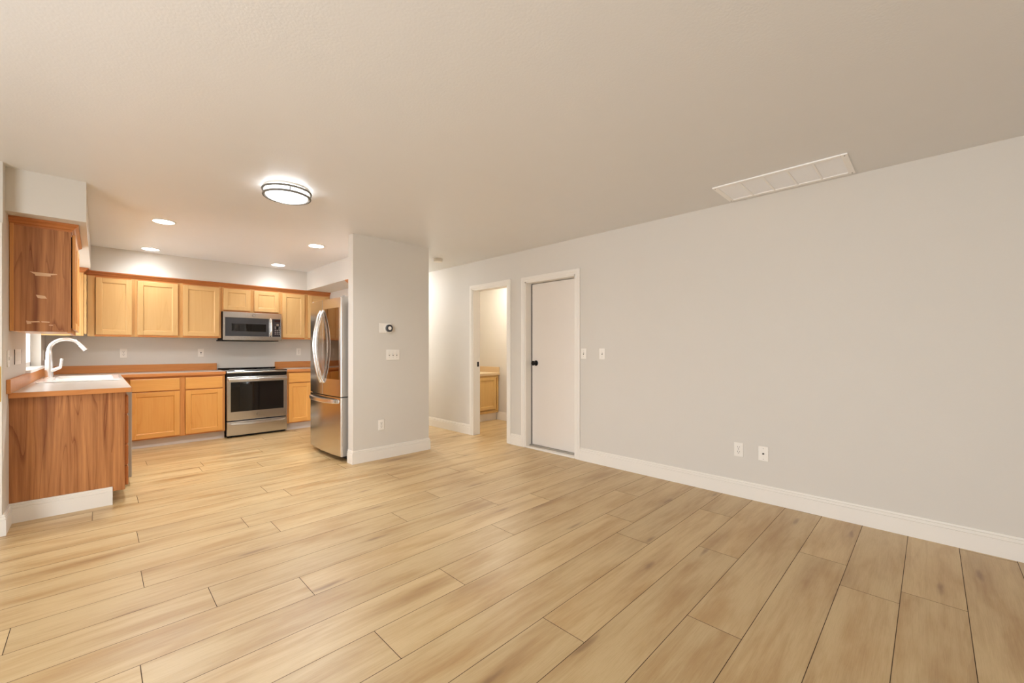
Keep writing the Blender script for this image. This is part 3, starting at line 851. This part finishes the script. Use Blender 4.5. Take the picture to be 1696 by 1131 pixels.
# ------------------------------------------------------------------ appliances
def emblem(parent, c, r, back):
    """round maker's badge: ring with two script letters, facing -y"""
    e = obj('emblem', torus(bmesh.new(), c, r, r * 0.13, 32, 8, 0, Matrix.Rotation(R(90), 4, 'X')), M_slot, parent, 'round maker badge')
    bm = bmesh.new()
    cyl(bm, (c[0], c[1] + 0.0005, c[2]), r * 0.95, -0.001, 'y', 0, 32)
    obj('badge_disc', bm, M_bright, e)
    bm = bmesh.new(); k = r * 0.42
    def arc(cx, cz, rr, a0, a1, n=9):
        return [(c[0] + cx + rr * math.cos(R(a0 + (a1 - a0) * i / n)), c[1] - 0.0016, c[2] + cz + rr * math.sin(R(a0 + (a1 - a0) * i / n))) for i in range(n + 1)]
    tube(bm, arc(-k * 0.75, 0, k, 40, 330) + [(c[0] - k * 0.55, c[1] - 0.0016, c[2] - k * 0.1)], r * 0.06, 6)
    tube(bm, arc(k * 0.75, k * 0.5, k * 0.55, 50, 270) + arc(k * 0.75, -k * 0.55, k * 0.6, 90, 320), r * 0.06, 6)
    obj('badge_letters', bm, M_slot, e)


# --- microwave over the range
MX0, MX1, MY, MZ0, MZ1 = 1.240, 1.981, 6.965, 1.342, 1.744
t = thing('microwave', 'stainless over-the-range microwave with dark window', 'microwave', (0, 0, 0))
obj('body', box(MX0 + 0.004, MX1 - 0.004, MY + 0.03, YB - 0.002, MZ0 + 0.006, MZ1 - 0.002), M_dark, t)
bm = box(MX0 - 0.012, MX1 - 0.03, MY + 0.035, YB - 0.004, MZ0 - 0.012, MZ0 + 0.006, 0, 0.003)
for x in (1.42, 1.62): bx(bm, x, x + 0.12, 7.05, 7.25, MZ0 - 0.014, MZ0 - 0.011)
obj('grease_filter', bm, M_dark, t, 'dark vent underside')
bm = bmesh.new()
bx(bm, MX0, MX1, MY, MY + 0.03, 1.663, MZ1, 0, 0.003)
bx(bm, MX0, MX1, MY, MY + 0.03, MZ0, 1.400, 0, 0.003)
bx(bm, MX0, MX0 + 0.024, MY, MY + 0.03, 1.399, 1.664, 0, 0.001)
bx(bm, MX1 - 0.014, MX1, MY, MY + 0.03, 1.399, 1.664, 0, 0.001)
bx(bm, 1.814, 1.858, MY + 0.001, MY + 0.03, 1.399, 1.664, 0, 0.001)
obj('front_frame', bm, M_steel, t, 'brushed stainless front')
dw = obj('door_panel', box(MX0 + 0.023, 1.815, MY + 0.002, MY + 0.03, 1.399, 1.664, 0, 0.001), M_mwgrey, t, 'charcoal door panel')
obj('door_window', box(1.341, 1.772, MY + 0.0005, MY + 0.004, 1.471, 1.579, 0, 0.001), M_bglass, dw, 'black glass window')
hp = [(1.836, MY - 0.002, 1.403), (1.836, MY - 0.028, 1.425), (1.836, MY - 0.036, 1.50), (1.836, MY - 0.036, 1.57), (1.836, MY - 0.028, 1.642), (1.836, MY - 0.002, 1.662)]
obj('handle', tube(bmesh.new(), hp, 0.0105, 12, flat=1.3), M_bright, t, 'bright bowed handle')
kp = obj('keypad', box(1.857, MX1 - 0.013, MY + 0.001, MY + 0.03, 1.402, 1.661, 0, 0.001), M_panelblk, t, 'dark keypad')
obj('display', box(1.886, 1.962, MY - 0.0005, MY + 0.002, 1.622, 1.653), M_disp, kp, 'dark brown display')
obj('dial', cyl(bmesh.new(), (1.926, MY + 0.001, 1.578), 0.017, -0.010, 'y', 0, 24, bev=0.002), M_bright, kp)
obj('dial', cyl(bmesh.new(), (1.926, MY + 0.001, 1.535), 0.015, -0.004, 'y', 0, 24), M_bglass, kp)
for r_ in range(5):
    for c_ in range(3):
        if r_ < 2 and c_ == 1: continue
        x = 1.896 + c_ * 0.027; z = 1.545 - r_ * 0.026
        obj('key', box(x - 0.006, x + 0.006, MY - 0.0004, MY + 0.002, z - 0.004, z + 0.004), M_key, kp)
emblem(t, (1.612, MY - 0.0005, 1.702), 0.017, MY)

# --- range
t = thing('kitchen_range', 'stainless slide-in range with black oven window', 'range', (0, 0, 0))
GX0, GX1, GY = 1.240, 1.987, 6.720
obj('body', box(GX0 + 0.003, GX1 - 0.003, GY + 0.045, 7.345, 0.045, 0.895), M_dark, t)
ck = obj('cooktop', box(GX0 - 0.002, GX1 + 0.002, GY + 0.012, 7.345, 0.905, 0.921, 0, 0.003), M_bglass, t, 'black glass cooktop')
for x, y, r_ in ((1.43, 6.93, 0.105), (1.80, 6.93, 0.085), (1.43, 7.20, 0.075), (1.80, 7.20, 0.09)):
    obj('burner_ring', torus(bmesh.new(), (x, y, 0.9208), r_, 0.0015, 48, 6, 0, None, 0.4), M_nickel, ck)
obj('rear_trim', box(GX0 - 0.002, GX1 + 0.002, 7.300, 7.345, 0.921, 0.937, 0, 0.004), M_bglass, t)
obj('front_trim', box(GX0 - 0.001, GX1 + 0.001, GY, GY + 0.05, 0.884, 0.908, 0, 0.005), M_steel, t, 'stainless front lip')
bm = bmesh.new(); bx(bm, GX0, GX1, GY + 0.016, GY + 0.05, 0.838, 0.885, 0, 0.002)
cp_ = obj('control_panel', bm, M_bglass, t, 'black control strip')
od = obj('oven_door', None or box(GX0, GX1, GY, GY + 0.044, 0.236, 0.833, 0, 0.004), M_steel, t, 'stainless oven door')
obj('oven_window', box(1.283, 1.939, GY - 0.0015, GY + 0.004, 0.354, 0.760, 0, 0.0012), M_bglass, od, 'black oven window')
hb = obj('handle', box(1.252, 1.975, GY - 0.062, GY - 0.036, 0.776, 0.812, 0, 0.009, 3), M_bright, od, 'broad bright oven handle')
for x in (1.275, 1.935): obj('handle_mount', box(x, x + 0.02, GY - 0.038, GY + 0.002, 0.782, 0.806, 0, 0.003), M_steel, hb)
emblem(od, (1.612, GY - 0.001, 0.300), 0.017, GY)
dr = obj('storage_drawer', box(GX0, GX1, GY, GY + 0.044, 0.030, 0.222, 0, 0.004), M_steel, t, 'stainless storage drawer')
n = 24; bm = bmesh.new(); rows = []
for i in range(n + 1):
    x = 1.256 + (1.955 - 1.256) * i / n; s = math.sin(PI * i / n) ** 0.5
    rows.append([bm.verts.new((x, GY + 0.001, 0.207)), bm.verts.new((x, GY - 0.012 - 0.036 * s, 0.203)), bm.verts.new((x, GY - 0.014 - 0.038 * s, 0.175 + 0.016 * (1 - s))), bm.verts.new((x, GY + 0.001, 0.158 + 0.03 * (1 - s)))])
for A, B in zip(rows[:-1], rows[1:]):
    for j in range(4): bm.faces.new((A[j], A[(j + 1) % 4], B[(j + 1) % 4], B[j]))
bm.faces.new(rows[0]); bm.faces.new(rows[-1]); bmesh.ops.recalc_face_normals(bm, faces=bm.faces)
obj('drawer_pull', bm, M_bright, dr, 'bowed bright drawer pull')
for x in (GX0 + 0.02, GX1 - 0.07):
    for y in (GY + 0.06, 7.26): obj('foot', box(x, x + 0.05, y, y + 0.05, 0.0, 0.046), M_dark, t)
obj('toe_panel', box(GX0 + 0.01, GX1 - 0.01, GY + 0.05, GY + 0.06, 0.006, 0.05), M_dark, t)

# --- refrigerator, front facing -X
FY0, FY1, FYM, FXE, BOW = 4.468, 5.372, 4.922, 1.852, 0.026
t = thing('refrigerator', 'tall stainless french-door refrigerator beside the partition wall', 'refrigerator', (0, 0, 0))


def fx(y):
    s = (y - (FY0 + FY1) / 2) / ((FY1 - FY0) / 2)
    return FXE - BOW * (1 - s * s)


def bowed(y0, y1, z0, z1, back, off=0.0, mi_front=0, mi_side=1, n=16, edge=0.016):
    """slab with bowed front: steel front skin wrapping the first 16 mm of the sides"""
    bm = bmesh.new()
    ys = [y0 + (y1 - y0) * i / n for i in range(n + 1)]
    front = [(fx(y) - off, y) for y in ys]
    front[0] = (front[0][0] + 0.004, y0); front[-1] = (front[-1][0] + 0.004, y1)
    front.insert(1, (fx(y0 + 0.004) - off, y0 + 0.004)); front.insert(-1, (fx(y1 - 0.004) - off, y1 - 0.004))
    mid = max(front[0][0], front[-1][0]) + edge if back - edge > max(front[0][0], front[-1][0]) else back
    prism(bm, front + [(mid, y1), (mid, y0)], z0, z1, mi_front, bev=0)
    if mid < back: prism(bm, [(mid, y0 + 0.001), (mid, y1 - 0.001), (back, y1 - 0.001), (back, y0 + 0.001)], z0 + 0.001, z1 - 0.001, mi_side)
    for f in bm.faces:
        if abs(f.normal.z) < 0.1 and f.normal.x < -0.3: f.smooth = True
    return bm


FM = [M_fridge, M_side, M_dark]
obj('cabinet_body', box(1.950, 2.69, FY0 + 0.006, FY1 - 0.006, 0.045, 1.755, 0, 0.004), M_side, t, 'grey refrigerator sides')
dn = obj('door', bowed(FY0, FYM - 0.003, 0.700, 1.776, 1.936), FM, t, 'right french door with tinted glass panel')
df = obj('door', bowed(FYM + 0.003, FY1, 0.700, 1.776, 1.936), FM, t, 'left french door of plain stainless')
obj('glass_panel', bowed(FY0 + 0.036, FYM - 0.062, 0.885, 1.668, FXE + 0.0, 0.0025, 0, 0, 14), [M_tint], dn, 'dark tinted mirror glass panel')
fz = obj('freezer_drawer', bowed(FY0, FY1, 0.055, 0.690, 1.936, 0, 0, 1, 28), FM, t, 'stainless freezer drawer')
obj('gasket', box(1.937, 1.949, FY0 + 0.014, FY1 - 0.014, 0.06, 1.76), M_dark, t, 'dark door gasket')
obj('divider', box(1.87, 1.94, FY0 + 0.02, FY1 - 0.02, 0.688, 0.702), M_dark, t)
for yy, dd in ((FYM - 0.036, dn), (FYM + 0.040, df)):
    pts = []
    for i in range(21):
        s = i / 20.0; z = 0.835 + (1.655 - 0.835) * s
        b_ = math.sin(PI * s) ** 0.75
        pts.append((fx(yy) + 0.004 - 0.008 - 0.078 * b_, yy, z))
    obj('handle', tube(bmesh.new(), pts, 0.0145, 12, flat=0.9), M_bright, dd, 'long bowed bright door handle')
bm = bmesh.new(); ya, yb = FY0 + 0.065, FY1 - 0.06; rows = []
for i in range(25):
    s = i / 24.0; y = ya + (yb - ya) * s
    o_ = 0.012 + 0.046 * math.sin(PI * min(1, max(0, s))) ** 0.35
    x = fx(y) - o_
    rows.append([bm.verts.new((x + 0.020, y, 0.625)), bm.verts.new((x + 0.004, y, 0.622)), bm.verts.new((x, y, 0.630)), bm.verts.new((x + 0.004, y, 0.662)), bm.verts.new((x + 0.022, y, 0.668))])
for A, B in zip(rows[:-1], rows[1:]):
    for j in range(5): bm.faces.new((A[j], A[(j + 1) % 5], B[(j + 1) % 5], B[j]))
bm.faces.new(rows[0]); bm.faces.new(rows[-1]); bmesh.ops.recalc_face_normals(bm, faces=bm.faces)
for f in bm.faces: f.smooth = False
hz = obj('handle', bm, M_bright, fz, 'wide bowed freezer handle')
for y in (ya + 0.01, yb - 0.03): obj('handle_mount', box(fx(y) - 0.03, fx(y) + 0.006, y, y + 0.02, 0.632, 0.660, 0, 0.003), M_steel, hz)
bm = bmesh.new()
prism(bm, [(1.868, FY0 + 0.012), (1.868, FY0 + 0.05), (1.99, FY0 + 0.05), (1.99, FY0 + 0.012)], 1.755, 1.790, 0, bev=0.003)
cyl(bm, (1.895, FY0 + 0.03, 1.776), 0.014, 0.024, 'z', 0, 16)
obj('hinge', bm, M_side, t, 'grey hinge cover on top')
bm = bmesh.new()
prism(bm, [(1.868, FY1 - 0.05), (1.868, FY1 - 0.012), (1.99, FY1 - 0.012), (1.99, FY1 - 0.05)], 1.755, 1.790, 0, bev=0.003)
obj('hinge', bm, M_side, t)
obj('kick_grille', box(1.935, 1.95, FY0 + 0.02, FY1 - 0.02, 0.008, 0.055), M_dark, t, 'dark kick grille')
for y in (FY0 + 0.03, FY1 - 0.09):
    for x in (1.95, 2.6): obj('foot', box(x, x + 0.05, y, y + 0.06, 0.0, 0.046), M_dark, t)

# ------------------------------------------------------------------ ceiling fixtures
t = thing('flush_ceiling_light', 'round flush ceiling light with double metal ring, lit, near the kitchen', 'ceiling light', (1.022, 3.455, H))
obj('mounting_plate', lathe(bmesh.new(), [(0, 0), (0.150, 0), (0.150, -0.012), (0, -0.012)]), M_plate, t)
bm = lathe(bmesh.new(), [(0.142, -0.024), (0.142, -0.066), (0.136, -0.074)], mi=1)
lathe(bm, [(0.142, -0.012), (0.142, -0.024)], mi=2)
lathe(bm, [(0.136, -0.074), (0.105, -0.086), (0.05, -0.093), (0, -0.094)])
obj('diffuser', bm, [M_drum, M_drumside, M_halo_band], t, 'glowing white drum diffuser')
obj('ring', torus(bmesh.new(), (0, 0, -0.028), 0.163, 0.0078, 72, 10), M_ring, t)
obj('ring', torus(bmesh.new(), (0, 0, -0.066), 0.158, 0.0078, 72, 10), M_ring, t)
for k in range(3):
    a = R(20 + 120 * k)
    obj('ring_post', cyl(bmesh.new(), (0.1605 * math.cos(a), 0.1605 * math.sin(a), -0.066), 0.0035, 0.038, 'z', 0, 10), M_ring, t)

fl = bpy.data.lights.new('flush_lamp', 'SPOT'); fl.energy = L_FLUSH_W; fl.color = (0.97, 1.0, 1.04)
fl.spot_size = R(172); fl.spot_blend = 1.0; fl.shadow_soft_size = 0.09
fo = bpy.data.objects.new('flush_lamp', fl); COL.objects.link(fo); fo.location = (1.022, 3.455, H - 0.105)

RL = ['recessed ceiling light nearest the window wall, front left of the four',
      'recessed ceiling light above the back left cabinets', 'recessed ceiling light left of the partition top, front right of the four',
      'recessed ceiling light above the microwave, back right of the four']
rec = None
for (x, y), lab in zip(((0.448, 5.185), (0.456, 6.725), (1.838, 5.140), (1.860, 6.690)), RL):
    sl = bpy.data.lights.new('downlight', 'SPOT'); sl.energy = L_SPOT[0] if y < 6 else L_SPOT[1]; sl.color = WARM[:3]
    sl.spot_size = R(150); sl.spot_blend = 0.9; sl.shadow_soft_size = 0.07
    so = bpy.data.objects.new('downlight', sl); COL.objects.link(so); so.location = (x, y, H - 0.012)
    if rec is None:
        rec = thing('recessed_light', lab, 'ceiling light', (x, y, H), 0, 'recessed lights in the kitchen ceiling')
        obj('trim_ring', lathe(bmesh.new(), [(0.095, 0), (0.096, -0.003), (0.090, -0.007), (0.080, -0.006), (0.080, 0)]), M_plate, rec)
        obj('lens', lathe(bmesh.new(), [(0, -0.0045), (0.081, -0.0045), (0.081, -0.001), (0, -0.001)]), M_lens, rec, 'glowing white lens')
    else:
        dup(rec, (x, y, H), lab)


def simple_light(label, loc, mat, r=0.15):
    t = thing('flush_ceiling_light', label, 'ceiling light', loc)
    obj('mounting_plate', lathe(bmesh.new(), [(0, 0), (r + 0.01, 0), (r + 0.01, -0.02), (0, -0.02)]), M_nickel, t)
    obj('diffuser', lathe(bmesh.new(), [(r, -0.02), (r, -0.06), (r * 0.7, -0.085), (0, -0.095)]), mat, t)
    return t


simple_light('flush hallway ceiling light hidden behind the partition', (3.28, 6.6, H), M_hall)
simple_light('flush bathroom ceiling light out of view', (4.40, 4.75, H), M_bath)
simple_light('added unseen fill light on the living room ceiling behind the camera', (0.6, -1.0, H), M_liv_fill)  # unseen lamp added to brighten ceiling and walls

t = thing('smoke_detector', 'round white smoke detector on the hallway ceiling', 'smoke detector', (3.275, 4.725, H))
obj('base', lathe(bmesh.new(), [(0, 0), (0.068, 0), (0.068, -0.012), (0, -0.012)]), M_plate, t)
obj('cover', lathe(bmesh.new(), [(0.064, -0.010), (0.064, -0.030), (0.056, -0.042), (0.02, -0.046), (0, -0.046)]), M_plate, t)

# air grille by the right wall
t = thing('air_vent', 'long white return-air grille on the ceiling by the right wall', 'vent', (3.50, 0.768, H))
VX, VY = 0.200, 0.402
bm = bmesh.new()
bx(bm, -VX, VX, -VY, -VY + 0.035, -0.010, 0, 0, 0.003); bx(bm, -VX, VX, VY - 0.035, VY, -0.010, 0, 0, 0.003)
bx(bm, -VX, -VX + 0.035, -VY + 0.035, VY - 0.035, -0.010, 0, 0, 0.003); bx(bm, VX - 0.035, VX, -VY + 0.035, VY - 0.035, -0.010, 0, 0, 0.003)
obj('frame', bm, M_vent, t)
for i in range(1, 5):
    y = -VY + 0.035 + (2 * VY - 0.07) * i / 5
    obj('crossbar', box(-VX + 0.035, VX - 0.035, y - 0.006, y + 0.006, -0.0098, -0.0012), M_vent, t)
for k in range(30):
    x = -VX + 0.040 + k * (2 * VX - 0.08) / 29
    t_ = bmesh.new(); bx(t_, x - 0.0053, x + 0.0053, -VY + 0.035, VY - 0.035, -0.0060, -0.0048)
    for v in t_.verts: v.co.z += (v.co.x - x) * 0.15
    obj('louvre', t_, M_vent, t)
obj('back_plate', box(-VX + 0.03, VX - 0.03, -VY + 0.03, VY - 0.03, -0.0012, 0.0), M_vent, t)
for x in (-VX + 0.02, VX - 0.02):
    for y in (-VY + 0.016, VY - 0.016): obj('screw', cyl(bmesh.new(), (x, y, -0.0096), 0.004, -0.0016, 'z', 0, 12), M_slot, t)


# ------------------------------------------------------------------ wall plates (local: wall plane y=0, front -y)
def plate(name, label, cat, loc, rz, w=0.070, h=0.115, kind='outlet', gangs=1, group=None):
    t = thing(name, label, cat, loc, rz, group)
    obj('cover_plate', box(-w / 2, w / 2, -0.0065, 0, -h / 2, h / 2, 0, 0.003), M_plate, t)
    if kind == 'outlet':
        for s in (-1, 1):
            bm = bmesh.new(); zc = s * 0.0195
            bx(bm, -0.017, 0.017, -0.0085, -0.006, zc - 0.0145, zc + 0.0145, 0, 0.002)
            bx(bm, -0.0085, -0.0058, -0.0089, -0.0080, zc - 0.001, zc + 0.009, 1); bx(bm, 0.0058, 0.0085, -0.0089, -0.0080, zc - 0.001, zc + 0.009, 1)
            cyl(bm, (0, -0.0080, zc - 0.008), 0.0032, -0.0009, 'y', 1, 12)
            obj('receptacle', bm, [M_plate, M_slot], t)
        obj('screw', cyl(bmesh.new(), (0, -0.006, 0), 0.0032, -0.0015, 'y', 0, 12), M_nickel, t)
    elif kind == 'toggle':
        for g in range(gangs):
            xc = (g - (gangs - 1) / 2) * 0.046
            bm = box(xc - 0.0055, xc + 0.0055, -0.0072, -0.006, -0.012, 0.012, 1)
            tt = bmesh.new(); bx(tt, xc - 0.0042, xc + 0.0042, -0.018, -0.006, -0.005, 0.007, 0, 0.0015)
            for v in tt.verts: v.co.z += (-v.co.y - 0.006) * 0.6
            merge(bm, tt)
            obj('toggle', bm, [M_plate, M_slot], t)
            for z in (-0.030, 0.030): obj('screw', cyl(bmesh.new(), (xc, -0.006, z), 0.003, -0.0014, 'y', 0, 12), M_nickel, t)
    elif kind == 'coax':
        bm = cyl(bmesh.new(), (0, -0.006, 0), 0.0075, -0.003, 'y', 0, 6); cyl(bm, (0, -0.009, 0), 0.0048, -0.010, 'y', 0, 16)
        obj('jack', bm, M_slot, t, 'dark cable jack')
        for z in (-0.042, 0.042): obj('screw', cyl(bmesh.new(), (0, -0.006, z), 0.003, -0.0014, 'y', 0, 12), M_nickel, t)
    elif kind == 'gfci':
        bm = box(-0.0165, 0.0165, -0.0085, -0.006, -0.033, 0.033, 0, 0.002)
        for s in (-1, 1):
            zc = s * 0.021
            bx(bm, -0.0085, -0.0058, -0.0089, -0.0080, zc - 0.004, zc + 0.005, 1); bx(bm, 0.0058, 0.0085, -0.0089, -0.0080, zc - 0.004, zc + 0.005, 1)
        obj('receptacle', bm, [M_plate, M_slot], t)
        obj('test_button', box(-0.009, 0.009, -0.0096, -0.0082, -0.007, 0.007, 0, 0.001), M_black, t, 'dark test button')
    return t


plate('wall_outlet', 'white outlet low on the right wall, left of the cable plate', 'outlet', (XR, 1.120, 0.388), -90)
plate('cable_plate', 'white cable jack plate low on the right wall', 'cable plate', (XR, 0.940, 0.385), -90, kind='coax')
plate('light_switch', 'white light switch touching the closed door casing', 'switch', (XR, 2.668, 1.166), -90, kind='toggle')
plate('light_switch', 'white light switch standing apart, right of the closed door', 'switch', (XR, 2.434, 1.166), -90, kind='toggle')
plate('light_switch', 'white triple light switch on the partition below the thermostat', 'switch', (2.370, YP, 1.152), 0, w=0.165, h=0.118, kind='toggle', gangs=3)
plate('wall_outlet', 'white outlet low on the partition wall', 'outlet', (2.229, YP, 0.378), 0)
plate('wall_outlet', 'white outlet on the kitchen back wall, right of the faucet', 'outlet', (0.236, YB, 1.161), 0)
plate('wall_outlet', 'white outlet with dark button, left of the microwave on back wall', 'outlet', (1.046, YB, 1.162), 0, kind='gfci')
plate('wall_outlet', 'white outlet on back wall between range and refrigerator', 'outlet', (2.353, YB, 1.170), 0)
plate('wall_outlet', 'white outlet beside the kitchen window, near the back corner', 'outlet', (XL, 7.10, 1.145), 90)
plate('light_switch', 'white switch plate at the left wall corner, nearest the living room', 'switch', (XL, 4.475, 1.152), 90, kind='toggle')
t = thing('light_switch', 'wide white rocker switch plate with side shadows as dark strips, near the sink', 'switch', (XL, 4.985, 1.158), 90)
obj('cover_plate', box(-0.184, 0.184, -0.0032, 0, -0.058, 0.058, 0, 0.001), M_plate, t)
for s in (-1, 1): obj('shadow_edge', box(s * 0.187 - 0.0022, s * 0.187 + 0.0022, -0.0038, 0, -0.056, 0.056), M_slot, t, 'dark strip drawn for the shadow gap')  # dark strips stand for the shadow gaps beside the plate
for i in range(6): obj('rocker', box(-0.155 + i * 0.054, -0.115 + i * 0.054, -0.0060, -0.0028, -0.033, 0.033, 0, 0.002), M_plate, t)

t = thing('thermostat', 'round dark-ringed thermostat on a white plate, on the partition', 'thermostat', (2.278, YP, 1.451), 0)
obj('wall_plate', box(-0.074, 0.074, -0.005, 0, -0.054, 0.054, 0, 0.003), M_plate, t)
rxm = Matrix.Rotation(R(90), 4, 'X')
obj('base_ring', lathe(bmesh.new(), [(0, 0), (0.046, 0), (0.046, 0.014), (0, 0.014)], (0.033, -0.005, -0.004), 40, 0, rxm), M_plate, t)
dl = obj('dial', lathe(bmesh.new(), [(0.036, 0.0), (0.041, 0.003), (0.041, 0.020), (0.037, 0.024), (0.030, 0.0245), (0, 0.0245)], (0.033, -0.018, -0.002), 40, 0, rxm), M_mwgrey, t, 'dark grey dial ring')
obj('screen', lathe(bmesh.new(), [(0, 0), (0.020, 0), (0.020, 0.0012), (0, 0.0014)], (0.033, -0.0424, -0.002), 32, 0, rxm), M_plate, dl, 'pale round screen')

# ------------------------------------------------------------------ bathroom vanity through the doorway
t = thing('bathroom_vanity', 'pale maple vanity cabinet seen through the open doorway', 'vanity', (4.02, 5.25, 0))
VW = 0.884
obj('carcass', box(0.0, VW - 0.012, 0.018, 0.55, 0.130, 0.765), M_maple, t)
obj('face_frame', face_frame(VW - 0.012, 0.130, 0.765, [0.40], [(0.03, VW - 0.04, 0.13, 0.17), (0.03, VW - 0.04, 0.725, 0.765)], 0.035), [M_maple, M_maple], t)
obj('toe_kick', box(0.0, VW - 0.02, 0.05, 0.065, 0.0, 0.130), M_trim, t, 'white toe kick')
for a, b_ in ((0.03, 0.385), (0.415, 0.800)): obj('door', panel_door(a, b_, 0.195, 0.735, 0.05), [M_maple, M_maple], t)
t = thing('vanity_top', 'cream laminate vanity top with beige side splash', 'countertop', (4.02, 5.25, 0))
obj('worktop', box(0.0, VW, -0.020, 0.645, 0.768, 0.808, 0, 0.004), M_mtop, t)
obj('side_splash', box(VW - 0.022, VW, -0.018, 0.645, 0.808, 0.905, 0, 0.002), M_msplash, t, 'beige side splash on the far wall')
obj('front_edge', box(0.0, VW, -0.026, -0.0195, 0.772, 0.806, 0, 0.001), M_msplash, t)
